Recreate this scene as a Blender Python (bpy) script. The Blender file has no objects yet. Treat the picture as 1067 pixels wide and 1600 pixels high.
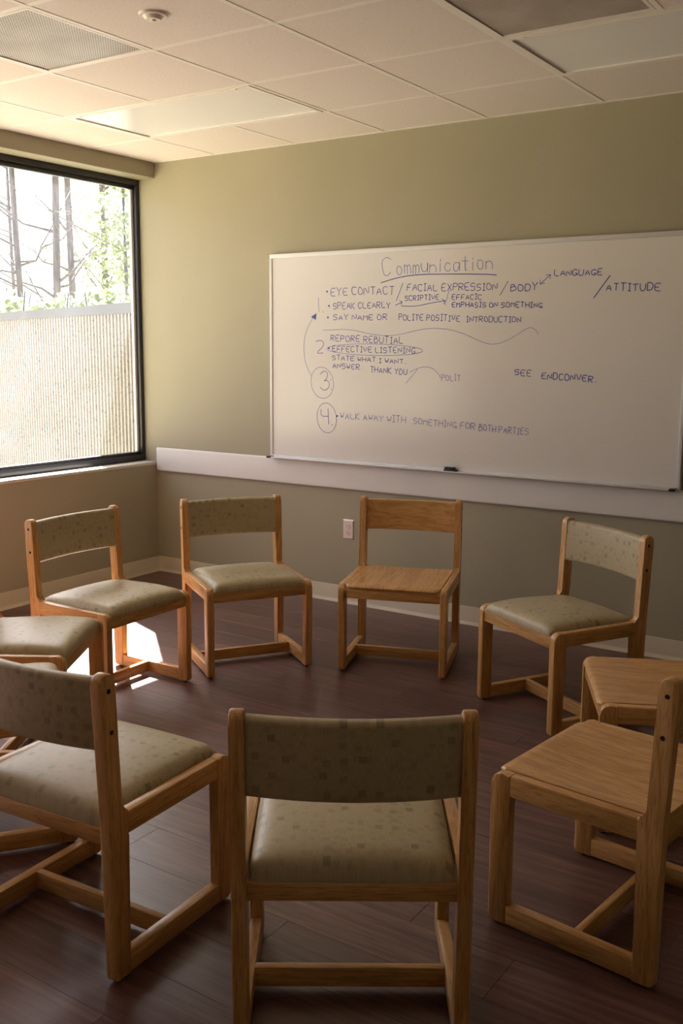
import bpy, bmesh, math, random
from mathutils import Vector, Matrix
random.seed(7)
S = bpy.context.scene
COL = S.collection

# ---------------------------------------------------------------- camera, sky, sun, exposure
FPX, YAW, PITCH, ROLL = 1546.0, 0.5892, -0.1638, -0.0065
CAM = Vector((4.7208, -4.824, 1.5081))
fwd = Vector((-math.sin(YAW)*math.cos(PITCH), math.cos(YAW)*math.cos(PITCH), math.sin(PITCH)))
_r = Vector((math.cos(YAW), math.sin(YAW), 0)); _u = _r.cross(fwd)
rgt = math.cos(ROLL)*_r - math.sin(ROLL)*_u
upv = math.sin(ROLL)*_r + math.cos(ROLL)*_u
cd = bpy.data.cameras.new('camera'); cam = bpy.data.objects.new('camera', cd); COL.objects.link(cam)
cd.sensor_fit = 'VERTICAL'; cd.sensor_height = 36.0; cd.lens = FPX/1600*36.0
cd.clip_start = 0.05; cd.clip_end = 500
M3 = Matrix((rgt, upv, -fwd)).transposed()
cam.matrix_world = Matrix.Translation(CAM) @ M3.to_4x4()
S.camera = cam

SUN = Vector((0.70, -0.627, -1.0)).normalized()
w = bpy.data.worlds.new('world'); S.world = w; w.use_nodes = True
nt = w.node_tree; nt.nodes.clear()
sky = nt.nodes.new('ShaderNodeTexSky'); sky.sky_type = 'NISHITA'; sky.sun_disc = False
sky.sun_elevation = math.asin(-SUN.z); sky.sun_rotation = math.atan2(-SUN.x, -SUN.y)
sky.air_density = 1.0; sky.dust_density = 2.5; sky.ozone_density = 1.0
bg = nt.nodes.new('ShaderNodeBackground'); bg.inputs['Strength'].default_value = 0.36
wo = nt.nodes.new('ShaderNodeOutputWorld')
hs = nt.nodes.new('ShaderNodeHueSaturation'); hs.inputs['Saturation'].default_value = 0.38      # thin bright haze
tn = nt.nodes.new('ShaderNodeMixRGB'); tn.blend_type = 'MULTIPLY'; tn.inputs[0].default_value = 1.0; tn.inputs[2].default_value = (1.0, .93, .92, 1)
nt.links.new(sky.outputs[0], hs.inputs['Color']); nt.links.new(hs.outputs[0], tn.inputs[1]); nt.links.new(tn.outputs[0], bg.inputs[0]); nt.links.new(bg.outputs[0], wo.inputs[0])
sl = bpy.data.lights.new('sun', 'SUN'); sl.energy = 38.0; sl.angle = math.radians(0.53); sl.color = (1.0, 0.93, 0.91)
so = bpy.data.objects.new('sun', sl); COL.objects.link(so); so.location = (-6, 5, 9)
so.rotation_euler = SUN.to_track_quat('-Z', 'Y').to_euler()
vs = S.view_settings; vs.view_transform = 'Standard'; vs.look = 'None'; vs.gamma = 1.0
vs.use_curve_mapping = False; vs.exposure = 1.05

def ray(px, py): return fwd + rgt*((px-533.5)/FPX) - upv*((py-800)/FPX)
def on_plane(px, py, axis, val):
    d = ray(px, py); t = (val-CAM[axis])/d[axis]; return CAM + d*t

# ---------------------------------------------------------------- helpers
def link(o, parent=None):
    COL.objects.link(o)
    if parent is not None: o.parent = parent
    return o
def tag(o, label=None, cat=None, group=None, kind=None):
    if label: o['label'] = label
    if cat: o['category'] = cat
    if group: o['group'] = group
    if kind: o['kind'] = kind
    return o
def empty(name, loc=(0,0,0), rz=0):
    o = bpy.data.objects.new(name, None); o.location = loc; o.rotation_euler = (0,0,rz)
    o.empty_display_size = 0.1
    return link(o)
def mobj(name, bm, mat, parent=None, smooth=False):
    me = bpy.data.meshes.new(name); bmesh.ops.recalc_face_normals(bm, faces=bm.faces)
    bm.to_mesh(me); bm.free()
    if mat: me.materials.append(mat)
    if smooth:
        for p in me.polygons: p.use_smooth = True
    return link(bpy.data.objects.new(name, me), parent)
def autosmooth(o, ang=35):
    me = o.data
    for p in me.polygons: p.use_smooth = True
    me.set_sharp_from_angle(angle=math.radians(ang))
    return o
def box(bm, x0, x1, y0, y1, z0, z1, bev=0, seg=2):
    r = bmesh.ops.create_cube(bm, size=1.0)
    vs_ = r['verts']
    for v in vs_:
        v.co = Vector((x0+(v.co.x+.5)*(x1-x0), y0+(v.co.y+.5)*(y1-y0), z0+(v.co.z+.5)*(z1-z0)))
    if bev:
        es = list({e for v in vs_ for e in v.link_edges})
        bmesh.ops.bevel(bm, geom=es, offset=bev, segments=seg, profile=0.5, affect='EDGES')
def boxobj(name, dims, mat, parent=None, bev=0, seg=2):
    bm = bmesh.new(); box(bm, *dims, bev, seg)
    o = mobj(name, bm, mat, parent)
    if bev: autosmooth(o)
    return o
def extrude_poly(pts, x0, x1, bev=0.004, seg=2):
    """closed (y,z) outline extruded along x with softened rims"""
    bm = bmesh.new()
    a = [bm.verts.new((x0, y, z)) for y, z in pts]; b = [bm.verts.new((x1, y, z)) for y, z in pts]
    n = len(pts)
    fa = bm.faces.new(a); fb = bm.faces.new(list(reversed(b)))
    for i in range(n): bm.faces.new((a[i], b[i], b[(i+1) % n], a[(i+1) % n]))
    if bev:
        es = list(fa.edges)+list(fb.edges)
        bmesh.ops.bevel(bm, geom=es, offset=bev, segments=seg, profile=0.5, affect='EDGES')
    return bm
def arc(cy, cz, r, a0, a1, n=6):
    return [(cy+r*math.cos(math.radians(a0+(a1-a0)*i/n)), cz+r*math.sin(math.radians(a0+(a1-a0)*i/n))) for i in range(n+1)]
def cyl(bm, c, axis, r, h, n=16, r2=None):
    z = Vector(axis).normalized(); q = z.to_track_quat('Z', 'Y').to_matrix().to_4x4()
    bmesh.ops.create_cone(bm, cap_ends=True, segments=n, radius1=r, radius2=r if r2 is None else r2, depth=h,
                          matrix=Matrix.Translation(Vector(c)) @ q)

# ---------------------------------------------------------------- materials
def mat(name, col=(.8,.8,.8), rough=.5, metal=0, spec=None, coat=0):
    m = bpy.data.materials.new(name); m.use_nodes = True
    b = m.node_tree.nodes['Principled BSDF']
    b.inputs['Base Color'].default_value = (*col, 1); b.inputs['Roughness'].default_value = rough
    b.inputs['Metallic'].default_value = metal
    if spec is not None: b.inputs['Specular IOR Level'].default_value = spec
    if coat: b.inputs['Coat Weight'].default_value = coat; b.inputs['Coat Roughness'].default_value = .25
    return m
def N(m, t, **kw):
    n = m.node_tree.nodes.new(t)
    for k, v in kw.items():
        if k in n.inputs: n.inputs[k].default_value = v
        else: setattr(n, k, v)
    return n
def LK(m, a, b): m.node_tree.links.new(a, b)
def bsdf(m): return m.node_tree.nodes['Principled BSDF']
def ramp(m, stops):
    r = N(m, 'ShaderNodeValToRGB'); e = r.color_ramp.elements
    while len(e) > 1: e.remove(e[-1])
    e[0].position = stops[0][0]; e[0].color = (*stops[0][1], 1)
    for p, c in stops[1:]:
        x = e.new(p); x.color = (*c, 1)
    return r
def bump(m, src, strength=.2, dist=.002):
    b = N(m, 'ShaderNodeBump'); b.inputs['Strength'].default_value = strength; b.inputs['Distance'].default_value = dist
    LK(m, src, b.inputs['Height']); LK(m, b.outputs[0], bsdf(m).inputs['Normal'])

def paint(name, col, bumpy=.12):
    m = mat(name, col, .62, spec=.35)
    tc = N(m, 'ShaderNodeTexCoord')
    n1 = N(m, 'ShaderNodeTexNoise', Scale=1.3, Detail=3.0)
    LK(m, tc.outputs['Object'], n1.inputs['Vector'])
    r = ramp(m, [(.3, tuple(c*.96 for c in col)), (.7, tuple(c*1.04 for c in col))])
    LK(m, n1.outputs[0], r.inputs[0]); LK(m, r.outputs[0], bsdf(m).inputs['Base Color'])
    n2 = N(m, 'ShaderNodeTexNoise', Scale=220.0, Detail=2.0)
    LK(m, tc.outputs['Object'], n2.inputs['Vector']); bump(m, n2.outputs[0], bumpy, .001)
    return m
M_WALL = paint('sage_paint', (.368, .33, .235))
M_TRIM = paint('white_trim', (.74, .70, .66), .03)
M_SILL = paint('sill_paint', (.62, .59, .52), .05)
M_BASE = mat('cream_vinyl_base', (.60, .52, .40), .45)
M_FRAME = mat('dark_aluminium', (.022, .022, .028), .35, .0)
M_ALU = mat('white_aluminium', (.72, .71, .72), .35, .0)
M_BLACK = mat('black_plastic', (.012, .012, .014), .45)
M_STEEL = mat('brushed_steel', (.74, .68, .64), .38, .6)
M_HOLE = mat('dark_hole', (.008, .006, .004), .8)
M_PLASTIC = mat('white_plastic', (.80, .76, .70), .4)
M_GRID = mat('white_grid', (.84, .79, .75), .45)
M_BOARD = mat('whiteboard_enamel', (.74, .70, .67), .17, spec=.5)
M_INK = mat('blue_marker', (.035, .055, .36), .5)
M_INK2 = mat('faded_blue_marker', (.17, .19, .48), .5)

def tile_mat():
    m = mat('acoustic_tile', (.75, .68, .60), .9, spec=.1)
    tc = N(m, 'ShaderNodeTexCoord'); oi = N(m, 'ShaderNodeObjectInfo')
    ad = N(m, 'ShaderNodeVectorMath', operation='ADD'); sc = N(m, 'ShaderNodeVectorMath', operation='SCALE'); sc.inputs['Scale'].default_value = 1.0
    LK(m, tc.outputs['Object'], ad.inputs[0]); LK(m, oi.outputs['Location'], ad.inputs[1])
    n = N(m, 'ShaderNodeTexNoise', Scale=95.0, Detail=5.0, Roughness=.65); LK(m, ad.outputs[0], n.inputs['Vector'])
    r = ramp(m, [(.30, (.65, .575, .545)), (.43, (.77, .695, .665)), (.7, (.81, .74, .71))])
    LK(m, n.outputs[0], r.inputs[0]); LK(m, r.outputs[0], bsdf(m).inputs['Base Color'])
    bump(m, n.outputs[0], .3, .002)
    return m
M_TILE = tile_mat()
M_LENS = mat('frosted_light_lens', (.86, .86, .88), .25, spec=.5)
def vent_mat():
    m = mat('perforated_metal', (.66, .60, .55), .4)
    tc = N(m, 'ShaderNodeTexCoord')
    v = N(m, 'ShaderNodeTexVoronoi', Scale=110.0); v.inputs['Randomness'].default_value = 0.0; v.voronoi_dimensions = '2D'
    mp = N(m, 'ShaderNodeMapping'); mp.inputs['Rotation'].default_value = (0, 0, math.radians(45))
    LK(m, tc.outputs['Object'], mp.inputs[0]); LK(m, mp.outputs[0], v.inputs['Vector'])
    r = ramp(m, [(.30, (.10, .085, .075)), (.36, (.62, .56, .51))])
    LK(m, v.outputs['Distance'], r.inputs[0])
    n = N(m, 'ShaderNodeTexNoise', Scale=5.0, Detail=3.0); LK(m, tc.outputs['Object'], n.inputs['Vector'])
    mx = N(m, 'ShaderNodeMixRGB', blend_type='MULTIPLY'); mx.inputs[0].default_value = .55
    r2 = ramp(m, [(.35, (.55, .5, .45)), (.65, (1, 1, 1))]); LK(m, n.outputs[0], r2.inputs[0])
    LK(m, r.outputs[0], mx.inputs[1]); LK(m, r2.outputs[0], mx.inputs[2]); LK(m, mx.outputs[0], bsdf(m).inputs['Base Color'])
    return m
M_VENT = vent_mat()

def oak(axis):
    m = mat('oak_'+axis, (.5, .3, .13), .36, spec=.45, coat=.12)
    tc = N(m, 'ShaderNodeTexCoord'); oi = N(m, 'ShaderNodeObjectInfo')
    ad = N(m, 'ShaderNodeVectorMath', operation='ADD'); cb = N(m, 'ShaderNodeCombineXYZ')
    mu = N(m, 'ShaderNodeMath', operation='MULTIPLY'); mu.inputs[1].default_value = 7.3
    LK(m, oi.outputs['Random'], mu.inputs[0])
    for i in range(3): LK(m, mu.outputs[0], cb.inputs[i])
    LK(m, tc.outputs['Object'], ad.inputs[0]); LK(m, cb.outputs[0], ad.inputs[1])
    mp = N(m, 'ShaderNodeMapping')
    mp.inputs['Scale'].default_value = {'x': (.07, 1, 1), 'y': (1, .07, 1), 'z': (1, 1, .07)}[axis]
    LK(m, ad.outputs[0], mp.inputs[0])
    # growth rings: distorted bands
    n0 = N(m, 'ShaderNodeTexNoise', Scale=9.0, Detail=3.0, Distortion=.6); LK(m, mp.outputs[0], n0.inputs['Vector'])
    s = N(m, 'ShaderNodeMath', operation='MULTIPLY'); s.inputs[1].default_value = 58.0; LK(m, n0.outputs[0], s.inputs[0])
    sn = N(m, 'ShaderNodeMath', operation='SINE'); LK(m, s.outputs[0], sn.inputs[0])
    # fine pores
    n1 = N(m, 'ShaderNodeTexNoise', Scale=260.0, Detail=3.0, Roughness=.6); LK(m, mp.outputs[0], n1.inputs['Vector'])
    r1 = ramp(m, [(.0, (.50, .262, .085)), (.5, (.575, .315, .112)), (1.0, (.61, .35, .135))])
    mr = N(m, 'ShaderNodeMapRange'); mr.inputs['From Min'].default_value = -1; LK(m, sn.outputs[0], mr.inputs['Value'])
    LK(m, mr.outputs[0], r1.inputs[0])
    r2 = ramp(m, [(.34, (.60, .52, .45)), (.50, (1, 1, 1))]); LK(m, n1.outputs[0], r2.inputs[0])
    mx = N(m, 'ShaderNodeMixRGB', blend_type='MULTIPLY'); mx.inputs[0].default_value = .75
    LK(m, r1.outputs[0], mx.inputs[1]); LK(m, r2.outputs[0], mx.inputs[2]); LK(m, mx.outputs[0], bsdf(m).inputs['Base Color'])
    bump(m, n1.outputs[0], .06, .001)
    return m
OX, OY, OZ = oak('x'), oak('y'), oak('z')

def fabric(name, plane):
    m = mat(name, (.4, .35, .22), .42, spec=.35)
    tc = N(m, 'ShaderNodeTexCoord'); oi = N(m, 'ShaderNodeObjectInfo')
    sx = N(m, 'ShaderNodeSeparateXYZ'); LK(m, tc.outputs['Object'], sx.inputs[0])
    cb = N(m, 'ShaderNodeCombineXYZ'); LK(m, sx.outputs[0], cb.inputs[0]); LK(m, sx.outputs[1 if plane == 'xy' else 2], cb.inputs[1])
    mu = N(m, 'ShaderNodeMath', operation='MULTIPLY'); mu.inputs[1].default_value = 3.1; LK(m, oi.outputs['Random'], mu.inputs[0])
    c2 = N(m, 'ShaderNodeCombineXYZ'); LK(m, mu.outputs[0], c2.inputs[0])
    ad = N(m, 'ShaderNodeVectorMath', operation='ADD'); LK(m, cb.outputs[0], ad.inputs[0]); LK(m, c2.outputs[0], ad.inputs[1])
    base = N(m, 'ShaderNodeRGB'); base.outputs[0].default_value = (.44, .365, .225, 1); cur = base.outputs[0]
    for scale, size, thr, col, amt, shift_ in [(46, .30, .45, (.37, .295, .16), .6, .37), (40, .26, .5, (.33, .295, .19), .6, 1.71), (27, .22, .50, (.20, .19, .12), .75, .0)]:
        of = N(m, 'ShaderNodeVectorMath', operation='ADD'); of.inputs[1].default_value = (shift_, shift_*.7, 0); LK(m, ad.outputs[0], of.inputs[0])
        v = N(m, 'ShaderNodeTexVoronoi', Scale=float(scale), distance='CHEBYCHEV', voronoi_dimensions='2D'); v.inputs['Randomness'].default_value = .62
        LK(m, of.outputs[0], v.inputs['Vector'])
        a = N(m, 'ShaderNodeMath', operation='LESS_THAN'); a.inputs[1].default_value = size; LK(m, v.outputs['Distance'], a.inputs[0])
        sp = N(m, 'ShaderNodeSeparateColor'); LK(m, v.outputs['Color'], sp.inputs[0])
        g = N(m, 'ShaderNodeMath', operation='GREATER_THAN'); g.inputs[1].default_value = thr; LK(m, sp.outputs[0], g.inputs[0])
        p = N(m, 'ShaderNodeMath', operation='MULTIPLY'); LK(m, a.outputs[0], p.inputs[0]); LK(m, g.outputs[0], p.inputs[1])
        p2 = N(m, 'ShaderNodeMath', operation='MULTIPLY'); LK(m, p.outputs[0], p2.inputs[0]); LK(m, sp.outputs[1], p2.inputs[1])
        p3 = N(m, 'ShaderNodeMath', operation='MULTIPLY'); p3.inputs[1].default_value = amt; LK(m, p2.outputs[0], p3.inputs[0])
        mx = N(m, 'ShaderNodeMixRGB'); mx.inputs[2].default_value = (*col, 1); LK(m, p3.outputs[0], mx.inputs[0]); LK(m, cur, mx.inputs[1])
        cur = mx.outputs[0]
    mp = N(m, 'ShaderNodeMapping'); mp.inputs['Scale'].default_value = (1, .12, 1); LK(m, cb.outputs[0], mp.inputs[0])
    w1 = N(m, 'ShaderNodeTexNoise', Scale=600.0, Detail=2.0); LK(m, mp.outputs[0], w1.inputs['Vector'])
    r = ramp(m, [(.3, (.86, .86, .86)), (.7, (1.06, 1.06, 1.06))]); LK(m, w1.outputs[0], r.inputs[0])
    mm = N(m, 'ShaderNodeMixRGB', blend_type='MULTIPLY'); mm.inputs[0].default_value = 1.0
    LK(m, cur, mm.inputs[1]); LK(m, r.outputs[0], mm.inputs[2]); LK(m, mm.outputs[0], bsdf(m).inputs['Base Color'])
    bump(m, w1.outputs[0], .08, .001)
    return m
M_FAB = fabric('khaki_patterned_vinyl_seat', 'xy'); M_FABB = fabric('khaki_patterned_vinyl_back', 'xz')

def plank_mat():
    m = mat('walnut_vinyl_plank', (.1, .06, .05), .40, spec=.5)
    tc = N(m, 'ShaderNodeTexCoord'); oi = N(m, 'ShaderNodeObjectInfo')
    ad = N(m, 'ShaderNodeVectorMath', operation='ADD'); LK(m, tc.outputs['Object'], ad.inputs[0])
    cb = N(m, 'ShaderNodeCombineXYZ'); mu = N(m, 'ShaderNodeMath', operation='MULTIPLY'); mu.inputs[1].default_value = 37.0
    LK(m, oi.outputs['Random'], mu.inputs[0]); LK(m, mu.outputs[0], cb.inputs[0]); LK(m, mu.outputs[0], cb.inputs[1]); LK(m, cb.outputs[0], ad.inputs[1])
    mp = N(m, 'ShaderNodeMapping'); mp.inputs['Scale'].default_value = (.06, 1, 1); LK(m, ad.outputs[0], mp.inputs[0])
    n = N(m, 'ShaderNodeTexNoise', Scale=42.0, Detail=6.0, Roughness=.62, Distortion=.4); LK(m, mp.outputs[0], n.inputs['Vector'])
    r = ramp(m, [(.30, (.050, .024, .020)), (.48, (.112, .052, .042)), (.62, (.155, .078, .064)), (.8, (.20, .122, .10))])
    LK(m, n.outputs[0], r.inputs[0])
    hv = N(m, 'ShaderNodeHueSaturation'); vr = N(m, 'ShaderNodeMapRange'); vr.inputs['To Min'].default_value = .82; vr.inputs['To Max'].default_value = 1.2
    LK(m, oi.outputs['Random'], vr.inputs['Value']); LK(m, vr.outputs[0], hv.inputs['Value']); LK(m, r.outputs[0], hv.inputs['Color'])
    LK(m, hv.outputs[0], bsdf(m).inputs['Base Color'])
    rr = N(m, 'ShaderNodeMapRange'); rr.inputs['To Min'].default_value = .28; rr.inputs['To Max'].default_value = .44
    LK(m, n.outputs[0], rr.inputs['Value']); LK(m, rr.outputs[0], bsdf(m).inputs['Roughness'])
    bump(m, n.outputs[0], .12, .001)
    return m
M_PLANK = plank_mat()

def glass_mat():
    m = bpy.data.materials.new('dusty_glass'); m.use_nodes = True; m.node_tree.nodes.clear()
    o = N(m, 'ShaderNodeOutputMaterial')
    tr = N(m, 'ShaderNodeBsdfTransparent'); tr.inputs[0].default_value = (.93, .95, .95, 1)
    gl = N(m, 'ShaderNodeBsdfGlossy'); gl.inputs['Roughness'].default_value = .02
    du = N(m, 'ShaderNodeBsdfTranslucent'); du.inputs[0].default_value = (.80, .82, 1.0, 1)
    fr = N(m, 'ShaderNodeValue'); fr.outputs[0].default_value = .045
    tc = N(m, 'ShaderNodeTexCoord'); n = N(m, 'ShaderNodeTexNoise', Scale=2.2, Detail=6.0); LK(m, tc.outputs['Object'], n.inputs['Vector'])
    mr = N(m, 'ShaderNodeMapRange'); mr.inputs['From Min'].default_value = .3; mr.inputs['From Max'].default_value = .75
    mr.inputs['To Min'].default_value = .004; mr.inputs['To Max'].default_value = .013; LK(m, n.outputs[0], mr.inputs['Value'])
    m1 = N(m, 'ShaderNodeMixShader'); LK(m, mr.outputs[0], m1.inputs[0]); LK(m, tr.outputs[0], m1.inputs[1]); LK(m, du.outputs[0], m1.inputs[2])
    m2 = N(m, 'ShaderNodeMixShader'); LK(m, fr.outputs[0], m2.inputs[0]); LK(m, m1.outputs[0], m2.inputs[1]); LK(m, gl.outputs[0], m2.inputs[2])
    LK(m, m2.outputs[0], o.inputs[0])
    return m
M_GLASS = glass_mat()
def concrete():
    m = mat('exposed_aggregate_concrete', (.5, .46, .40), .9)
    tc = N(m, 'ShaderNodeTexCoord')
    n = N(m, 'ShaderNodeTexNoise', Scale=55.0, Detail=4.0); LK(m, tc.outputs['Object'], n.inputs['Vector'])
    r = ramp(m, [(.30, (.14, .13, .125)), (.40, (.33, .305, .29)), (.7, (.41, .38, .36))]); LK(m, n.outputs[0], r.inputs[0])
    LK(m, r.outputs[0], bsdf(m).inputs['Base Color']); bump(m, n.outputs[0], .5, .006)
    return m
M_CONC = concrete()
M_COPING = mat('grey_metal_coping', (.06, .065, .08), .5)
def bark():
    m = mat('grey_bark', (.16, .14, .13), .9)
    tc = N(m, 'ShaderNodeTexCoord'); mp = N(m, 'ShaderNodeMapping'); mp.inputs['Scale'].default_value = (1, 1, .15); LK(m, tc.outputs['Object'], mp.inputs[0])
    n = N(m, 'ShaderNodeTexNoise', Scale=14.0, Detail=4.0); LK(m, mp.outputs[0], n.inputs['Vector'])
    r = ramp(m, [(.35, (.06, .055, .058)), (.65, (.15, .135, .135))]); LK(m, n.outputs[0], r.inputs[0]); LK(m, r.outputs[0], bsdf(m).inputs['Base Color'])
    return m
M_BARK = bark()
def leaf():
    m = bpy.data.materials.new('spring_leaf'); m.use_nodes = True; m.node_tree.nodes.clear()
    o = N(m, 'ShaderNodeOutputMaterial'); d = N(m, 'ShaderNodeBsdfDiffuse'); t = N(m, 'ShaderNodeBsdfTranslucent'); mx = N(m, 'ShaderNodeMixShader')
    d.inputs[0].default_value = (.15, .19, .10, 1); t.inputs[0].default_value = (.27, .32, .15, 1); mx.inputs[0].default_value = .5
    LK(m, d.outputs[0], mx.inputs[1]); LK(m, t.outputs[0], mx.inputs[2]); LK(m, mx.outputs[0], o.inputs[0])
    return m
M_LEAF = leaf()
def ground():
    m = mat('leaf_litter_ground', (.28, .25, .17), .95)
    tc = N(m, 'ShaderNodeTexCoord'); n = N(m, 'ShaderNodeTexNoise', Scale=.8, Detail=6.0); LK(m, tc.outputs['Object'], n.inputs['Vector'])
    r = ramp(m, [(.35, (.20, .22, .10)), (.6, (.34, .29, .20))]); LK(m, n.outputs[0], r.inputs[0]); LK(m, r.outputs[0], bsdf(m).inputs['Base Color'])
    return m
M_GROUND = ground()

# ---------------------------------------------------------------- the setting
XR, YB = 6.2, -7.0            # right wall, wall behind the camera
H = 2.6726                    # ceiling
T = 0.6096                    # ceiling module
GX, GY = 0.5462, 0.559
SILL, HEAD = 0.75, 2.578
XW = -0.105                   # inner face of the window frame
WIN_END = -4.5

def struct(o, label): return tag(o, label, None, None, 'structure')
fl = boxobj('floor', (-.2, XR, YB, 0, -.06, -.006), M_HOLE); struct(fl, 'dark walnut plank floor')
PW, PL = .18, 1.22
pm = {}
def plank(x0, x1, y0, y1):
    key = (round(x1-x0, 3), round(y1-y0, 3))
    if key not in pm:
        bm = bmesh.new(); g = .00025
        box(bm, g, x1-x0-g, g, y1-y0-g, -.006, 0, .0006, 1)
        me = bpy.data.meshes.new('plank'); bm.to_mesh(me); bm.free(); me.materials.append(M_PLANK); pm[key] = me
    o = bpy.data.objects.new('plank', pm[key]); o.location = (x0, y0, 0); link(o, fl)
row = 0; y = 0.0
offs = [0, .52, .91, .27, .74, .13, 1.05, .40, .63]
while y > YB+1e-6:
    y2 = max(y-PW, YB); x = -offs[row % 9]
    while x < XR-1e-6:
        a, b = max(x, 0), min(x+PL, XR)
        if b-a > .02: plank(a, b, y2, y)
        x += PL
    y = y2; row += 1

wb = boxobj('wall_back', (-.165, XR+.1, 0, .12, -.06, H+.12), M_WALL); struct(wb, 'sage green wall behind the whiteboard')
wr = boxobj('wall_right', (XR, XR+.1, YB-.1, 0, -.06, H+.12), M_WALL); struct(wr, 'sage green side wall')
wf = boxobj('wall_front', (-.25, XR, YB-.1, YB, -.06, H+.12), M_WALL); struct(wf, 'sage green wall behind the viewer')
bm = bmesh.new(); box(bm, -.22, 0, YB, 0, -.06, SILL-.02); box(bm, -.22, 0, YB, WIN_END, SILL-.02, HEAD)
wl = mobj('wall_left', bm, M_WALL); struct(wl, 'sage green low wall under the window')
hd = boxobj('wall_header', (-.22, .036, YB, 0, HEAD, H+.1), M_WALL, bev=.003); struct(hd, 'sage green beam above the window')
si = boxobj('trim_1', (XW-.01, 0.004, WIN_END, 0, SILL-.02, SILL), M_SILL, bev=.003); struct(si, 'pale window sill')

# baseboards (coved vinyl)
def base_profile(h): return [(0, 0), (-.016, 0), (-.014, .006), (-.008, .014), (-.0055, .024), (-.0055, h-.004), (-.004, h), (0, h)]
def baseboard(name, p0, p1, nrm):
    bm = bmesh.new(); a = []; b = []
    for d, z in base_profile(.1021):
        a.append(bm.verts.new((p0[0]-nrm[0]*d, p0[1]-nrm[1]*d, z))); b.append(bm.verts.new((p1[0]-nrm[0]*d, p1[1]-nrm[1]*d, z)))
    n = len(a); bm.faces.new(a); bm.faces.new(list(reversed(b)))
    for i in range(n): bm.faces.new((a[i], b[i], b[(i+1) % n], a[(i+1) % n]))
    o = mobj(name, bm, M_BASE); autosmooth(o, 50); return struct(o, 'cream vinyl baseboard')
baseboard('baseboard_back', (0, 0), (XR, 0), (0, -1))
baseboard('baseboard_left', (0, YB), (0, 0), (1, 0))
baseboard('baseboard_right', (XR, YB), (XR, 0), (-1, 0))

# white chair rail on the whiteboard wall
rl = boxobj('trim_2', (.012, XR, -.024, 0, .690, .848), M_TRIM, bev=.012, seg=4); struct(rl, 'wide white wall guard rail under the whiteboard')

# ceiling: slab, T-bar grid, lay-in tiles
ce = boxobj('ceiling', (-.2, XR, YB, 0, H+.03, H+.1), M_GRID); struct(ce, 'suspended ceiling of square acoustic tiles')
xs = [0.036]+[GX+k*T for k in range(0, 10) if GX+k*T < XR-.05]+[XR]
ys = [0.0]+[-(GY+k*T) for k in range(0, 12) if -(GY+k*T) > YB+.05]+[YB]
LIGHTS = {(1, 1): (2, 1), (5, 1): (2, 1), (5, 6): (2, 1), (1, 6): (2, 1)}     # (col,row): (cols,rows)
VENTS = {(2, 3), (5, 2)}
taken = set(VENTS)
for (c, r), (nc, nr) in LIGHTS.items():
    for i in range(nc):
        for j in range(nr): taken.add((c+i, r+j))
tm = {}
for i in range(len(xs)-1):
    for j in range(len(ys)-1):
        if (i, j) in taken: continue
        wx, wy = xs[i+1]-xs[i], ys[j]-ys[j+1]; key = (round(wx, 3), round(wy, 3))
        if key not in tm:
            bm = bmesh.new(); box(bm, .004, wx-.004, .004, wy-.004, .0004, .018)
            me = bpy.data.meshes.new('ceiling_tile'); bm.to_mesh(me); bm.free(); me.materials.append(M_TILE); tm[key] = me
        o = bpy.data.objects.new('ceiling_tile', tm[key]); o.location = (xs[i], ys[j+1], H); link(o, ce)
covered = set()
for (c, r), (nc, nr) in LIGHTS.items():
    for i in range(1, nc): covered.add((c+i, r))
for i, x in enumerate(xs[1:-1], 1):                     # bars running away from the whiteboard wall
    for j in range(len(ys)-1):
        if (i, j) in covered: continue
        boxobj('grid_bar', (x-.012, x+.012, ys[j+1], ys[j], H-.0015, H+.02), M_GRID, ce, .0012, 1)
for j, y in enumerate(ys[1:-1], 1):
    boxobj('grid_bar', (xs[0], XR, y-.012, y+.012, H-.001, H+.02), M_GRID, ce, .001, 1)
tr = boxobj('trim_3', (.036, XR, -.022, 0, H-.002, H+.01), M_GRID); struct(tr, 'white ceiling edge angle along the wall')

# ceiling fittings
LL = ['frosted ceiling light panel nearest the window, beside the whiteboard wall', 'frosted ceiling light panel at the right, beside the dark grille',
      'frosted ceiling light panel over the viewer, right', 'frosted ceiling light panel over the viewer, left']
for n, ((c, r), (nc, nr)) in enumerate(LIGHTS.items()):
    x0, x1, y1, y0 = xs[c], xs[c+nc], ys[r], ys[r+nr]
    if n > 1: continue
    e = empty('ceiling_light', ((x0+x1)/2, (y0+y1)/2, H)); tag(e, LL[n], 'ceiling light', 'recessed ceiling lights')
    hx, hy = (x1-x0)/2-.012, (y1-y0)/2-.012
    bm = bmesh.new()
    for a in ((-hx, hx, -hy, -hy+.022), (-hx, hx, hy-.022, hy), (-hx, -hx+.022, -hy+.022, hy-.022), (hx-.022, hx, -hy+.022, hy-.022)):
        box(bm, *a, -.004, .016)
    mobj('door_frame', bm, M_GRID, e)
    boxobj('diffuser_lens', (-hx+.022, hx-.022, -hy+.022, hy-.022, .003, .008), M_LENS, e)
    boxobj('housing', (-hx, hx, -hy, hy, .016, .03), M_GRID, e)
    for sx in (-.86, .86):
        bm = bmesh.new(); cyl(bm, (sx*hx, -hy+.011, -.005), (0, 0, 1), .006, .004, 10); mobj('latch', bm, M_STEEL, e)
for n in range(2, 4):                                     # plain tiles where no fitting shows
    (c, r), (nc, nr) = list(LIGHTS.items())[n]
    for i in range(nc):
        bm = bmesh.new(); box(bm, .004, T-.004, .004, T-.004, .0004, .018)
        o = mobj('ceiling_tile', bm, M_TILE, ce); o.location = (xs[c+i], ys[r+1], H)
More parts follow.
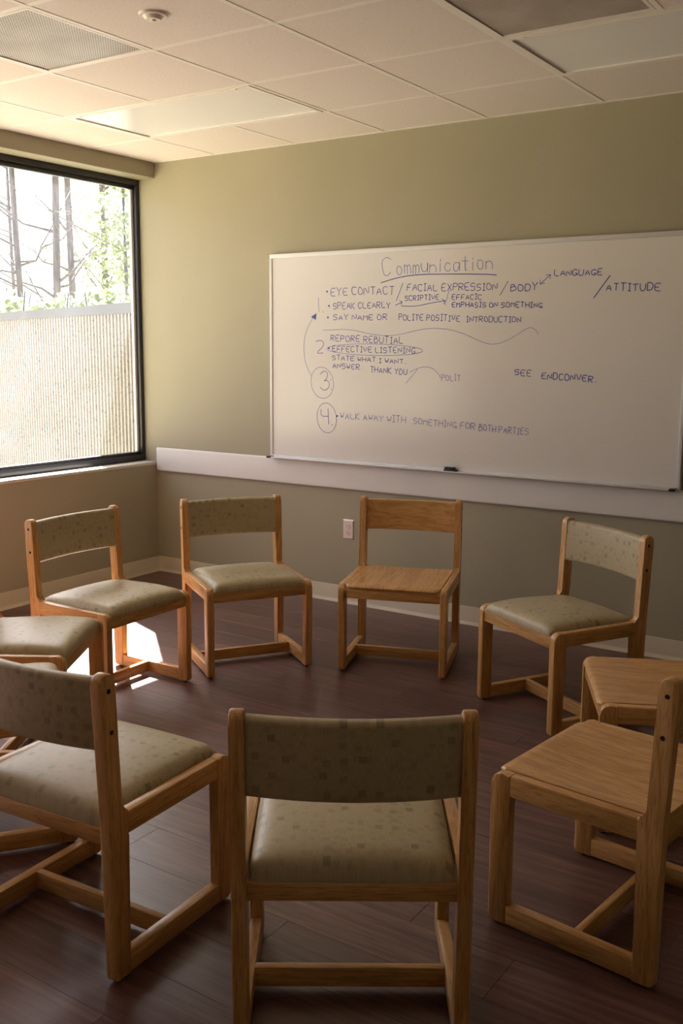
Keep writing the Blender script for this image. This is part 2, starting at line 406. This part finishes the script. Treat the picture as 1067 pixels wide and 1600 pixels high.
for (c, r), lab in zip(sorted(VENTS), ['perforated metal air grille in the ceiling near the window', 'dark perforated air grille in the ceiling at the upper right']):
    x0, x1, y1, y0 = xs[c], xs[c+1], ys[r], ys[r+1]
    e = empty('air_grille', ((x0+x1)/2, (y0+y1)/2, H)); tag(e, lab, 'vent', 'ceiling air grilles'); h = T/2-.012
    boxobj('perforated_plate', (-h+.012, h-.012, -h+.012, h-.012, .002, .006), M_VENT, e)
    bm = bmesh.new()
    for a in ((-h, h, -h, -h+.014), (-h, h, h-.014, h), (-h, -h+.014, -h+.014, h-.014), (h-.014, h, -h+.014, h-.014)): box(bm, *a, -.002, .012)
    mobj('rim', bm, M_GRID, e)
    boxobj('duct_box', (-h, h, -h, h, .012, .03), M_BLACK, e)
e = empty('smoke_detector', (2.075, -2.088, H)); tag(e, 'round white smoke detector on a ceiling tile', 'smoke detector')
bm = bmesh.new(); cyl(bm, (0, 0, -.003), (0, 0, -1), .052, .010, 32, .049); autosmooth(mobj('base_ring', bm, M_PLASTIC, e))
bm = bmesh.new(); cyl(bm, (0, 0, -.014), (0, 0, -1), .036, .012, 32, .026); autosmooth(mobj('sensor_cap', bm, M_PLASTIC, e))
bm = bmesh.new(); cyl(bm, (0, 0, -.0225), (0, 0, -1), .010, .005, 16, .007); mobj('test_button', bm, M_GRID, e)

# window: dark aluminium frame, glass panes
win = empty('window_1', (XW, 0, SILL)); tag(win, 'long dark framed window over the low wall', None, None, 'structure')
def wpart(name, dims, m=M_FRAME, bev=.003):
    x0, x1, y0, y1, z0, z1 = dims
    return boxobj(name, (x0-XW, x1-XW, y0, y1, z0-SILL, z1-SILL), m, win, bev)
wpart('bottom_rail', (XW-.06, XW, WIN_END, 0, SILL, SILL+.045)); wpart('bottom_stop', (XW-.045, XW-.012, WIN_END, 0, SILL+.045, SILL+.062))
wpart('top_rail', (XW-.06, XW, WIN_END, 0, HEAD-.035, HEAD)); wpart('top_stop', (XW-.05, XW-.02, WIN_END, 0, HEAD-.062, HEAD-.035))
wpart('jamb', (XW-.06, XW, -.030, 0, SILL+.045, HEAD-.035)); wpart('jamb_stop', (XW-.05, XW-.028, -.050, -.030, SILL+.062, HEAD-.062), M_ALU)
muls = [-1.5, -3.0]
for y in muls: wpart('mullion', (XW-.06, XW, y-.03, y+.03, SILL+.045, HEAD-.035))
wpart('jamb', (XW-.06, XW, WIN_END, WIN_END+.03, SILL+.045, HEAD-.035))
edges = [-.030]+[v for y in muls for v in (y+.03, y-.03)]+[WIN_END+.03]
for a, b in zip(edges[::2], edges[1::2]):
    wpart('pane', (XW-.038, XW-.032, b, a, SILL+.045, HEAD-.035), M_GLASS, 0)

# ---------------------------------------------------------------- outside
g = boxobj('ground', (-90, -.25, -60, 90, -.9, -.6), M_GROUND); struct(g, 'leaf covered ground outside the window')
# ribbed concrete wing wall running out from the window jamb
W0 = Vector((-.180, .030)); Wd = Vector((-2.79, 1.044)).normalized(); Wn = Vector((Wd.y, -Wd.x))
if Wn.y > 0: Wn = -Wn
Lw, zt = 6.5, 1.735
bm = bmesh.new(); prof = []
pitch = .060; nrib = int(Lw/pitch)
for i in range(nrib):
    s0 = i*pitch
    for ds, dn in ((0, 0), (.018, 0), (.024, .018), (.050, .018), (.056, 0)): prof.append((s0+ds, dn))
prof += [(Lw, 0), (Lw, -.18), (0, -.18)]
lo = []; hi = []
for s_, n_ in prof:
    p = W0+Wd*s_+Wn*n_; lo.append(bm.verts.new((p.x, p.y, -.6))); hi.append(bm.verts.new((p.x, p.y, zt)))
n = len(prof)
for i in range(n): bm.faces.new((lo[i], lo[(i+1) % n], hi[(i+1) % n], hi[i]))
bm.faces.new(hi)
we = mobj('wall_exterior', bm, M_CONC); struct(we, 'ribbed exposed aggregate concrete wall outside the window')
bm = bmesh.new(); c4 = []
for z in (zt, zt+.07):
    for s_, n_ in ((0, .035), (Lw, .035), (Lw, -.20), (0, -.20)):
        p = W0+Wd*s_+Wn*n_; c4.append(bm.verts.new((p.x, p.y, z)))
for f in ((0,1,2,3), (4,5,6,7), (0,1,5,4), (1,2,6,5), (2,3,7,6), (3,0,4,7)): bm.faces.new([c4[i] for i in f])
mobj('coping', bm, M_COPING, we)

def tube(bm, pts, radii, n=7):
    rings = []
    for i, p in enumerate(pts):
        d = (pts[min(i+1, len(pts)-1)]-pts[max(i-1, 0)]).normalized(); q = d.to_track_quat('Z', 'Y').to_matrix()
        rings.append([bm.verts.new(p+q @ Vector((radii[i]*math.cos(2*math.pi*k/n), radii[i]*math.sin(2*math.pi*k/n), 0))) for k in range(n)])
    for a, b in zip(rings, rings[1:]):
        for k in range(n): bm.faces.new((a[k], a[(k+1) % n], b[(k+1) % n], b[k]))
    bm.faces.new(rings[0]); bm.faces.new(list(reversed(rings[-1])))
rt = random.Random(11)
def leaves(bm, c, rx, rz, n, s):
    for _ in range(n):
        d = Vector((rt.gauss(0, 1), rt.gauss(0, 1), rt.gauss(0, 1))); d = d.normalized()*(rt.random()**.45)
        p = c+Vector((d.x*rx, d.y*rx, d.z*rz))
        a = Vector((rt.gauss(0, 1), rt.gauss(0, 1), rt.gauss(0, .6))).normalized()*s; b = a.cross(Vector((rt.gauss(0, 1), rt.gauss(0, 1), rt.gauss(0, 1)))).normalized()*s*.55
        bm.faces.new([bm.verts.new(p-a), bm.verts.new(p+b), bm.verts.new(p+a), bm.verts.new(p-b)])
def tree(px, dist, rad, h, label, lean=0., leafy=(), branches=6, seed=1):
    rt.seed(seed); d = ray(px, 545); d.z = 0; d.normalize(); p0 = CAM+d*dist; p0.z = -.62
    e = empty('tree', p0); tag(e, label, 'tree', 'trees beyond the concrete wall')
    side = Vector((d.y, -d.x, 0))
    pts = []; rr = []
    for i in range(9):
        t = i/8; pts.append(Vector((0, 0, h*t))+side*(lean*h*t+.10*math.sin(3*t+seed))); rr.append(rad*(1-.55*t))
    bm = bmesh.new(); tube(bm, pts, rr, 9)
    mobj('trunk', bm, M_BARK, e, True)
    for k in range(branches):
        t = rt.uniform(.16, .8); i = int(t*8); b0 = pts[i].lerp(pts[min(i+1, 8)], t*8-i); ang = rt.uniform(0, 6.28); L_ = rt.uniform(1.6, 4.0)
        dv = (side*math.cos(ang)+d*math.sin(ang)*.6); q = [b0]; 
        for s_ in range(1, 6):
            q.append(b0+dv*L_*s_/5+Vector((rt.uniform(-.12, .12), rt.uniform(-.12, .12), L_*(.25+.08*s_)*s_/5+rt.uniform(-.12, .12))))
        bm = bmesh.new(); tube(bm, q, [rad*.34*(1-.16*s_) for s_ in range(6)], 6)
        for s_ in (2, 3, 4):
            tw = [q[s_]+Vector((rt.uniform(-1, 1), rt.uniform(-1, 1), rt.uniform(-.3, .9)))*.32*m_ for m_ in (0, 1, 2)]
            tube(bm, tw, [rad*.13, rad*.09, rad*.04], 5)
        mobj('branch', bm, M_BARK, e, True)
    if leafy:
        bm = bmesh.new()
        for (dx, z, rx, rz, n_) in leafy: leaves(bm, side*dx+Vector((0, 0, z)), rx, rz, n_, .085)
        o = mobj('foliage', bm, M_LEAF, e); o['kind'] = 'stuff'
    return e
tree(43, 24, .085, 12, 'slim leaning tree at the left edge of the window view', -.012, (), 14, 3)
tree(95, 27, .115, 14, 'thick straight trunk, left one of the close pair in the window', .004, (), 13, 5)
tree(112, 31, .12, 15, 'straight trunk, right one of the close pair in the window', .006, (), 13, 8)
tree(163, 36, .15, 15, 'pale hazy trunk wrapped in leaves near the window jamb', 0, ((-.4, 5.8, 1.9, 2.0, 1100), (.8, 4.4, 1.6, 1.5, 900)), 7, 13)
tree(24, 35, .07, 12, 'thinnest bare trunk near the left window edge', .01, (), 13, 21)
tree(203, 20.5, .05, 8, 'leafy young tree nearest the window jamb', .01, ((0, 4.3, .9, 1.5, 900),), 5, 34)
for px, dist, rx, rz, n_, lab in [(4, 13.9, .7, .6, 600, 'low shrub at the far left behind the concrete wall'), (75, 15.9, .75, .5, 600, 'low shrub in front of the paired trunks'),
                             (138, 17.4, .8, .7, 800, 'low shrub right of the paired trunks'), (176, 14, .6, .7, 700, 'rounded shrub by the window jamb')]:
    d = ray(px, 545); d.z = 0; d.normalize(); p0 = CAM+d*dist; p0.z = -.62; rt.seed(int(px)+5)
    e = empty('shrub', p0); tag(e, lab, 'shrub', 'shrubs beyond the concrete wall')
    bm = bmesh.new(); leaves(bm, Vector((0, 0, 1.62+.045*dist)), rx, rz, n_, .08); o = mobj('foliage', bm, M_LEAF, e); o['kind'] = 'stuff'
    for k in range(4):
        bm = bmesh.new(); a = k*1.6; tube(bm, [Vector((0, 0, 0)), Vector((.2*math.cos(a), .2*math.sin(a), 1.2)), Vector((.5*math.cos(a), .5*math.sin(a), 2.2+.045*dist))], [.035, .025, .01], 6); mobj('stem', bm, M_BARK, e, True)

# ---------------------------------------------------------------- whiteboard with handwriting
BX0, BX1, BZ0, BZ1 = .995, 3.462, .849, 2.056
wbo = empty('whiteboard', ((BX0+BX1)/2, 0, BZ0)); tag(wbo, 'wide whiteboard with blue handwritten notes on the sage wall', 'whiteboard')
def wbp(name, dims, m, bev=0.0, par=None):
    x0, x1, y0, y1, z0, z1 = dims; cx = (BX0+BX1)/2
    return boxobj(name, (x0-cx, x1-cx, y0, y1, z0-BZ0, z1-BZ0), m, par or wbo, bev)
BF = -.034                                     # writing face (the board hangs just clear of the guard rail)
wbp('panel', (BX0+.006, BX1-.006, BF, -.001, BZ0+.006, BZ1-.006), M_BOARD)
fw = .024
wbp('frame_top', (BX0, BX1, BF-.006, -.001, BZ1-fw, BZ1), M_ALU, .003)
wbp('frame_side', (BX0, BX0+fw*.8, BF-.006, -.001, BZ0+.012, BZ1-fw), M_ALU, .003)
wbp('frame_side', (BX1-fw*.8, BX1, BF-.006, -.001, BZ0+.012, BZ1-fw), M_ALU, .003)
wbp('frame_bottom', (BX0, BX1, BF-.006, -.001, BZ0, BZ0+.014), M_ALU, .002)
tray = wbp('marker_tray', (BX0+.01, BX1-.01, BF-.040, BF-.006, BZ0, BZ0+.006), M_ALU, .002)
for x in (BX0+.004, BX1-.034):
    wbp('tray_cap', (x-.008, x+.022, BF-.043, BF-.005, BZ0-.003, BZ0+.009), M_BLACK, .002, tray)
for x in (BX0+.36, BX0+1.83):
    bm = bmesh.new(); cyl(bm, (x-(BX0+BX1)/2, BF-.007, BZ1-BZ0-.012), (0, 1, 0), .004, .003, 10); mobj('screw', bm, M_STEEL, wbo)

FONT = {'A':'00 26 40|12 32','B':'00 06 26 35 24 03|24 43 41 20 00','C':'~45 26 05 02 10 30 41','D':'00 06|~06 36 44 42 30 00','E':'46 06 00 40|03 33','F':'00 06 46|03 33',
 'G':'~45 26 04 02 10 30 42|22 42 40','H':'00 06|40 46|03 43','I':'06 46|26 20|00 40','K':'00 06|46 03 40','L':'06 00 40','M':'00 06 23 46 40','N':'00 06 40 46','O':'~16 04 01 20 41 44 26 16',
 'P':'00 06|~06 36 45 33 03','R':'00 06|~06 36 45 33 03|13 40','S':'~45 26 05 03 33 42 30 00','T':'06 46|26 20','U':'~06 02 10 30 42 46','V':'06 20 46','W':'06 10 24 30 46','X':'00 46|06 40','Y':'06 23 46|23 20',
 '.':'20 21',',':'21 10','/':'00 46','1':'26 20','2':'~05 26 45 43 00 20 40','3':'~05 26 45 23|~23 43 41 20 01','4':'06 03 43|46 40',
 'o':'~14 02 10 30 42 34 14','m':'00 04|~03 14 23 20|~23 34 43 40','u':'~04 01 20 41 44|44 40','n':'00 04|~03 24 43 40','i':'24 20|25 26','c':'~43 24 02 10 30 41','a':'~44 14 02 10 30 43|44 40','t':'26 20 30|04 44'}
rw = random.Random(5)
def smooth(pl, it=3):
    for _ in range(it):
        q = [pl[0]]
        for a, b in zip(pl, pl[1:]):
            q += [(a[0]*.75+b[0]*.25, a[1]*.75+b[1]*.25), (a[0]*.25+b[0]*.75, a[1]*.25+b[1]*.75)]
        q.append(pl[-1]); pl = q
    return pl
CXB = (BX0+BX1)/2
def bpt(px, py): p = on_plane(px, py, 1, BF); return Vector((p.x-CXB, p.z-BZ0))
def ribbon(bm, pts, w_):
    pts = [Vector(p) for p in pts]; L = []; R = []
    for i, p in enumerate(pts):
        d = pts[min(i+1, len(pts)-1)]-pts[max(i-1, 0)]
        if d.length < 1e-9: d = Vector((1, 0))
        d.normalize(); nrm = Vector((-d.y, d.x))*w_/2
        yy = BF-.0007
        L.append(bm.verts.new((p.x+nrm.x, yy, p.y+nrm.y))); R.append(bm.verts.new((p.x-nrm.x, yy, p.y-nrm.y)))
    for i in range(len(pts)-1): bm.faces.new((L[i], R[i], R[i+1], L[i+1]))
def text(s, a, b, cap, w_=.0036, ink=None, name='handwriting'):
    """single-stroke lettering from pixel a to pixel b (baseline), cap height in pixels"""
    A, B = bpt(*a), bpt(*b); hgt = (bpt(a[0], a[1]-cap)-A).length
    ex = (B-A); Ltot = ex.length; ex.normalize(); ez = Vector((-ex.y, ex.x))
    adv = [2.6 if c == ' ' else (2.2 if c in '.,' else (3.6 if c in 'iI1' else 5.4)) for c in s]
    tot = sum(adv)-1.2; k = Ltot/tot; bm = bmesh.new(); x = 0
    for c, ad_ in zip(s, adv):
        if c == ' ': mobj(name, bm, ink or M_INK, wbo); bm = bmesh.new()
        if c != ' ':
            kk = .62 if c in 'iI1.,' else 1.0
            jit = rw.uniform(-.35, .35); sc_ = rw.uniform(.9, 1.08)
            for st in FONT[c].split('|'):
                cur = st.startswith('~'); pl = [(int(t[0]), int(t[1])) for t in st.lstrip('~').split()]
                pl = [(x_+rw.uniform(-.22, .22), y_+rw.uniform(-.25, .25)) for x_, y_ in pl]
                pl = smooth(pl, 3) if cur else smooth(pl, 1)
                ribbon(bm, [A+ex*((x+q[0]*kk)*k)+ez*((q[1]*sc_+jit)*hgt/6) for q in pl], w_)
        x += ad_
    return mobj(name, bm, ink or M_INK, wbo)
def stroke(pxs, w_=.0034, ink=None, sm=3, name='drawn_line'):
    bm = bmesh.new(); pts = [bpt(*p) for p in pxs]
    if sm: pts = [Vector(p) for p in smooth([tuple(p) for p in pts], sm)]
    ribbon(bm, pts, w_); return mobj(name, bm, ink or M_INK, wbo)
def dot(px, py, r=.006):
    bm = bmesh.new(); c = bpt(px, py)
    vs_ = [bm.verts.new((c.x+r*math.cos(k*math.pi/5), BF-.0007, c.y+r*math.sin(k*math.pi/5))) for k in range(10)]
    bm.faces.new(vs_); return mobj('bullet_dot', bm, M_INK, wbo)
def oval(cx, cy, rx, ry, tilt=0, ink=None, a0=.3, a1=6.7):
    pts = []
    for i in range(41):
        a = a0+(a1-a0)*i/40; x_, y_ = rx*math.cos(a), ry*math.sin(a); pts.append((cx+x_*math.cos(tilt)-y_*math.sin(tilt), cy+x_*math.sin(tilt)+y_*math.cos(tilt)))
    return stroke(pts, .0028, ink, 0, 'drawn_oval')
text('C', (597, 431), (611, 430), 27, .0036, M_INK2); text('ommunication', (619, 428), (770, 421), 20, .0036, M_INK2)
stroke([(595, 442), (620, 434), (649.5, 429), (700, 428), (760, 428.5), (776, 429.6)], .0045)
dot(511, 455.6); text('EYE CONTACT', (517, 462), (616, 460), 12); stroke([(629.7, 442), (619, 470)], sm=0); text('FACIAL EXPRESSION', (636, 454.5), (777, 453.5), 11)
stroke([(794, 439), (781, 461.5)], sm=0); text('BODY', (798, 455), (840, 453.5), 11.5, .0042)
stroke([(843.6, 444), (860.5, 429)], sm=0); stroke([(844, 437), (843.6, 444), (851, 442)], sm=0); stroke([(853, 430), (860.5, 429), (859, 436)], sm=0)
text('LANGUAGE', (866, 431), (941, 430), 9.5, .004); stroke([(953.5, 430), (927.5, 465.7)], .0048, sm=0); text('ATTITUDE', (947, 454.5), (1032, 453.5), 11, .0044)
stroke([(497.4, 465), (498.4, 487.5)], .0028, M_INK2, 0); dot(505, 487.5, .003)
dot(514, 478); text('SPEAK CLEARLY', (520.7, 483), (609.6, 481), 9.5); stroke([(617.6, 477), (628.7, 472)], sm=0); stroke([(624, 470), (628.7, 472), (626, 476)], sm=0)
text('SCRIPTIVE', (632.6, 470), (686, 468.4), 8); stroke([(626.5, 478), (649.5, 479), (675, 473), (695.7, 470)]); stroke([(690, 467), (695.7, 470), (693, 475)], sm=0)
stroke([(702, 452.4), (694.7, 477)], .0028, M_INK2, 0); text('EFFACIC', (706, 468.4), (752.5, 468), 8); text('EMPHASIS ON SOMETHING', (706, 480), (847.5, 480.5), 8, .004)
dot(512.4, 496); text('SAY NAME OR', (520.7, 500), (605, 500), 8.5); text('POLITE POSITIVE', (623, 500.5), (718.6, 502), 9); text('INTRODUCTION', (728.5, 503), (814, 504), 9)
stroke([(504.5, 516), (547.5, 514), (585.7, 524), (617.6, 525), (656, 514.6), (687.7, 512), (723, 520), (755, 536), (775, 539), (801, 528), (825, 511), (835, 513), (841, 521.6)], .0026, M_INK2)
text('2', (494, 551), (506, 551), 21, .0034); text('REPORE REBUTIAL', (516.6, 533), (630, 537), 10)
dot(513.7, 544); text('EFFECTIVE LISTENING.', (519.4, 549.5), (652, 552.5), 9); oval(585.5, 546.5, 75, 9, .02, M_INK2)
text('STATE WHAT I WANT,', (518.8, 562), (633.5, 569), 7.5); text('ANSWER.', (519.7, 575), (565, 578), 8); text('THANK YOU', (578.4, 582), (636, 586), 9)
stroke([(652.6, 576.7), (634, 599)], .0028, M_INK2, 0); stroke([(640, 582), (650, 576), (664, 572.5), (676, 575), (685, 584), (687.7, 590)], .0026, M_INK2)
text('POLIT', (690, 595), (719.6, 594.5), 8.5, .003, M_INK2)
text('3', (500, 610), (515, 610), 30, .0034); dot(517, 593.5, .003); dot(518, 608, .003); oval(503.5, 598, 17.5, 24.5, -.15, M_INK2)
stroke([(488, 589), (477, 570), (474, 540), (478, 516), (489, 497)], .0024, M_INK2)
bm = bmesh.new(); bm.faces.new([bm.verts.new((p.x, BF-.0007, p.y)) for p in (bpt(486, 495), bpt(494.5, 489.5), bpt(493.5, 500))]); mobj('arrow_head', bm, M_INK, wbo)
text('4', (502, 663), (514, 663), 27, .0034); dot(519, 664, .003); oval(510.5, 653, 15, 23.5, -.12, M_INK)
dot(526.8, 650); text('WALK AWAY WITH', (531.5, 654), (634, 661), 9.5, .0034, M_INK2); text('SOMETHING FOR', (645.6, 662), (742, 671.7), 9.5, .0034, M_INK2); text('BOTH PARTIES', (748, 672.5), (825.7, 680), 10, .0034, M_INK2)
text('SEE', (804, 586), (830, 588), 9.5, .0042); text('ENDCONVER.', (846, 592), (930, 597.5), 10, .0044)

er = on_plane(704.5, 735, 1, BF-.02)
e = empty('whiteboard_eraser', (er.x, BF-.024, BZ0+.006)); tag(e, 'small black whiteboard eraser on the marker tray', 'eraser')
bm = bmesh.new(); box(bm, -.038, .038, -.014, .014, 0, .010, .003, 2); autosmooth(mobj('felt_pad', bm, mat('grey_felt', (.05, .05, .055), .95), e))
bm = bmesh.new(); box(bm, -.036, .030, -.013, .013, .010, .022, .006, 3); autosmooth(mobj('grip', bm, M_BLACK, e))

# wall outlet
e = empty('wall_outlet', (1.5485, 0, .4495)); tag(e, 'stainless steel wall outlet between two chairs under the white rail', 'outlet')
bm = bmesh.new(); hw, hh = .0395, .060
a = [bm.verts.new((x, 0, z)) for x, z in ((-hw, -hh), (hw, -hh), (hw, hh), (-hw, hh))]; b = [bm.verts.new((x, -.007, z)) for x, z in ((-hw+.008, -hh+.008), (hw-.008, -hh+.008), (hw-.008, hh-.008), (-hw+.008, hh-.008))]
bm.faces.new(b); bm.faces.new(a)
for i in range(4): bm.faces.new((a[i], a[(i+1) % 4], b[(i+1) % 4], b[i]))
mobj('cover_plate', bm, M_STEEL, e)
for z in (-.0195, .0195):
    bm = bmesh.new(); cyl(bm, (0, -.008, z), (0, 1, 0), .0165, .004, 20); s_ = mobj('socket', bm, M_STEEL, e)
    for x in (-.0065, .0065): boxobj('slot', (x-.0012, x+.0012, -.0105, -.0095, z-.002, z+.007), M_HOLE, s_)
    bm = bmesh.new(); cyl(bm, (0, -.010, z-.008), (0, 1, 0), .0025, .001, 10); mobj('ground_hole', bm, M_HOLE, s_)
bm = bmesh.new(); cyl(bm, (0, -.008, 0), (0, 1, 0), .003, .002, 10); mobj('screw', bm, M_STEEL, e)

# ---------------------------------------------------------------- chairs
CW, CD, HF, HP, RK, WL, WT, TH = .512, .463, .424, .777, .0185, .056, .048, .032
WI = CW-2*TH                  # clear width between side frames
def shift(pts, dy): return [(y+dy, z) for y, z in pts]
def leg_outline():            # front leg, front towards +y
    f = CD/2; b = f-WL
    return [(b, .006)]+arc(f-.016, .022, .016, -90, 0, 4)+arc(f-.030, HF-.030, .030, 0, 90, 7)+[(b, HF)]
def post_outline():
    b = -CD/2; f = b+WL; zt = HP
    bt = b-RK; ft = bt+WT; r = WT/2*.92
    fs = ft+(RK-.006)*.9         # front edge where the fillet starts
    top = [(ft, zt-.03)]+[(bt+WT/2+WT/2*math.cos(math.radians(a)), zt-.022+.022*math.sin(math.radians(a))) for a in (15, 40, 65, 90, 115, 140, 165)]+[(bt, zt-.03)]
    rf = .022
    fil = [(fs+rf-rf*math.cos(math.radians(a)), HF+rf-rf*math.sin(math.radians(a))) for a in (90, 67, 45, 22, 0)]
    return [(f, .006), (f, HF-.062), (max(f, fs+rf), HF-.050), (max(f, fs+rf), HF-.004)]+fil+top+[(b-.002, HF)]+arc(b+.016, .022, .016, 180, 270, 4)
def cushion_mesh():
    bm = bmesh.new(); n = 22; y0, y1 = -CD/2+.012, CD/2-.001; hw = WI/2-.001; g = []
    zb = HF-.014
    def se(t, p): return max(0, 1-abs(t)**p)
    for i in range(n+1):
        rowv = []
        u = -1+2*i/n; u = math.copysign(1-(1-abs(u))**2.0, u)
        for j in range(n+1):
            v = -1+2*j/n; v = math.copysign(1-(1-abs(v))**2.0, v)
            e_ = (se(u, 16)**.5)*(se(v, 16)**.5); dome = (1-u*u*.75)*(1-v*v*.75)
            z = zb+.034*e_+.020*dome*e_-.020*max(0., (.35-v)/1.35)*(1-.45*e_)
            # soften plan corners
            x = u*hw*(1-.02*abs(v)**8); y = (y0+y1)/2+v*(y1-y0)/2*(1-.02*abs(u)**8)
            rowv.append(bm.verts.new((x, y, z)))
        g.append(rowv)
    for i in range(n):
        for j in range(n): bm.faces.new((g[i][j], g[i+1][j], g[i+1][j+1], g[i][j+1]))
    rim = [g[i][0] for i in range(n+1)]+[g[n][j] for j in range(1, n+1)]+[g[i][n] for i in range(n-1, -1, -1)]+[g[0][j] for j in range(n-1, 0, -1)]
    lowr = [bm.verts.new((v.co.x, v.co.y, min(zb, v.co.z)-.004)) for v in rim]; m_ = len(rim)
    for i in range(m_): bm.faces.new((rim[i], rim[(i+1) % m_], lowr[(i+1) % m_], lowr[i]))
    bm.faces.new(lowr)
    return bm
def sweep_back(z0, z1, th, bow, round_=.012, n=16):
    """backrest: rounded section swept between the posts, bowed backwards"""
    bm = bmesh.new(); rings = []
    def yc(z): return -CD/2-RK*((z-HF)/(HP-HF))+WT*.52
    sec = []
    for (cy, cz, a0) in ((th/2-round_, z1-round_, 0), (-th/2+round_, z1-round_, 90), (-th/2+round_, z0+round_, 180), (th/2-round_, z0+round_, 270)):
        for k in range(5): a = math.radians(a0+90*k/4); sec.append((cy+round_*math.cos(a), cz+round_*math.sin(a)))
    for i in range(n+1):
        u = -1+2*i/n; off = -bow*(1-u*u)
        rings.append([bm.verts.new((u*(WI/2-.0005), yc(z)+y+off, z)) for y, z in sec])
    k = len(sec)
    for a, b in zip(rings, rings[1:]):
        for j in range(k): bm.faces.new((a[j], a[(j+1) % k], b[(j+1) % k], b[j]))
    bm.faces.new(rings[0]); bm.faces.new(list(reversed(rings[-1])))
    return bm
def wood_seat_mesh():
    bm = bmesh.new(); n = 20; y0, y1 = -CD/2+.014, CD/2+.004; hw = WI/2-.0008; g = []; th = .022
    for i in range(n+1):
        u = -1+2*i/n; r_ = []
        for j in range(n+1):
            v = -1+2*j/n; v = math.copysign(1-(1-abs(v))**1.6, v); u2 = math.copysign(1-(1-abs(u))**1.6, u)
            dish = .010*max(0, 1-u2*u2)**1.0*max(0, 1-((v+.15)/1.05)**2)
            rnd = .010*max(0, (v-.93)/.07)**2 if v > .93 else 0
            yv = (y0+y1)/2+v*(y1-y0)/2
            if v > .8: yv -= .022*max(0, (abs(u2)-.9)/.1)**2*((v-.8)/.2)
            r_.append(bm.verts.new((u2*hw, yv, HF+.001-dish-rnd)))
        g.append(r_)
    for i in range(n):
        for j in range(n): bm.faces.new((g[i][j], g[i+1][j], g[i+1][j+1], g[i][j+1]))
    rim = [g[i][0] for i in range(n+1)]+[g[n][j] for j in range(1, n+1)]+[g[i][n] for i in range(n-1, -1, -1)]+[g[0][j] for j in range(n-1, 0, -1)]
    lowr = [bm.verts.new((v.co.x, v.co.y-(.006 if v.co.y > y1-.03 else 0), HF+.001-th)) for v in rim]; m_ = len(rim)
    for i in range(m_): bm.faces.new((rim[i], rim[(i+1) % m_], lowr[(i+1) % m_], lowr[i]))
    bm.faces.new(lowr)
    return bm
def make_chair(upholstered):
    e = empty('upholstered_chair' if upholstered else 'wooden_chair')
    for s in (1, -1):
        xa, xb = (CW/2-TH, CW/2) if s > 0 else (-CW/2, -CW/2+TH)
        lg = autosmooth(mobj('front_leg', extrude_poly(leg_outline(), xa, xb, .005), OZ, e))
        po = autosmooth(mobj('back_post', extrude_poly(post_outline(), xa, xb, .005), OZ, e))
        for zz in (HP-.042, HP-.142):
            yy = -CD/2-RK*((zz-HF)/(HP-HF))+WT*.5
            bm = bmesh.new(); cyl(bm, (s*(CW/2-.0005), yy, zz), (1, 0, 0), .0058, .003, 12); mobj('bolt_hole', bm, M_HOLE, po)
        boxobj('seat_rail', (xa+.0006, xb-.0006, -CD/2+WL-.01, CD/2-WL+.002, HF-.058, HF), OY, e, .005)
        boxobj('bottom_rail', (xa+.0006, xb-.0006, -CD/2+WL-.002, CD/2-WL+.002, .009, .062), OY, e, .004)
        for y in (CD/2-.03, -CD/2+.03):
            bm = bmesh.new(); cyl(bm, ((xa+xb)/2, y, .0035), (0, 0, 1), .009, .007, 12); mobj('glide', bm, M_BLACK, e)
    boxobj('front_apron', (-WI/2-.002, WI/2+.002, CD/2-.028, CD/2-.006, HF-.066, HF-.014), OX, e, .003)
    boxobj('back_apron', (-WI/2-.002, WI/2+.002, -CD/2+.010, -CD/2+.032, HF-.078, HF-(.036 if upholstered else .015)), OX, e, .003)
    boxobj('stretcher', (-WI/2-.002, WI/2+.002, -.030, -.008, .012, .062), OX, e, .003)
    if upholstered:
        autosmooth(mobj('seat_cushion', cushion_mesh(), M_FAB, e), 60)
        autosmooth(mobj('backrest', sweep_back(HP-.192, HP-.012, .036, .030, .014), M_FABB, e), 60)
    else:
        autosmooth(mobj('seat', wood_seat_mesh(), OY, e), 50)
        autosmooth(mobj('backrest', sweep_back(HP-.165, HP-.014, .020, .022, .006), OX, e), 50)
    return e
def copy_tree(o, parent=None):
    c = o.copy(); COL.objects.link(c); c.parent = parent
    for ch in list(o.children): copy_tree(ch, c)
    return c
GU, GW = 'upholstered oak chairs in the circle', 'bare oak chairs in the circle'
SPOTS = [
 (1, 1.5146, -1.8484, -1.5597, 'khaki cushioned oak chair beside the window wall, bright sunlit floor under its seat'),
 (1, 1.7408, -1.1967, -2.1495, 'khaki cushioned oak chair standing nearest the room corner'),
 (0, 2.3742, -0.7893, 3.4796, 'all-wood oak chair facing out under the whiteboard, beside the outlet'),
 (1, 3.2507, -0.9734, 2.6280, 'khaki cushioned oak chair in front of the wall under the whiteboard\'s right end'),
 (0, 3.8618, -1.6181, 2.0254, 'all-wood oak chair cut off by the right edge, only its seat showing'),
 (0, 3.9568, -2.3509, 1.4441, 'all-wood oak chair at right front, seen from its back with bolt holes'),
 (1, 3.5411, -3.0095, 0.5887, 'khaki cushioned oak chair at front centre, its back straight to the viewer'),
 (1, 2.8175, -3.1208, 0.0637, 'khaki cushioned oak chair at left front, back post with two bolt holes'),
 (1, 1.7028, -2.4722, -1.0130, 'khaki cushioned oak chair at the left edge, seat showing above the front chair'),
 (1, 2.1327, -2.9501, -0.6106, 'khaki cushioned chair mostly hidden behind the left front chair\'s backrest'),
]
protos = {}
for up, x, y, a, lab in SPOTS:
    if up not in protos: o = protos[up] = make_chair(bool(up))
    else: o = copy_tree(protos[up])
    o.location = (x, y, 0); o.rotation_euler = (0, 0, a); tag(o, lab, 'chair', GU if up else GW)
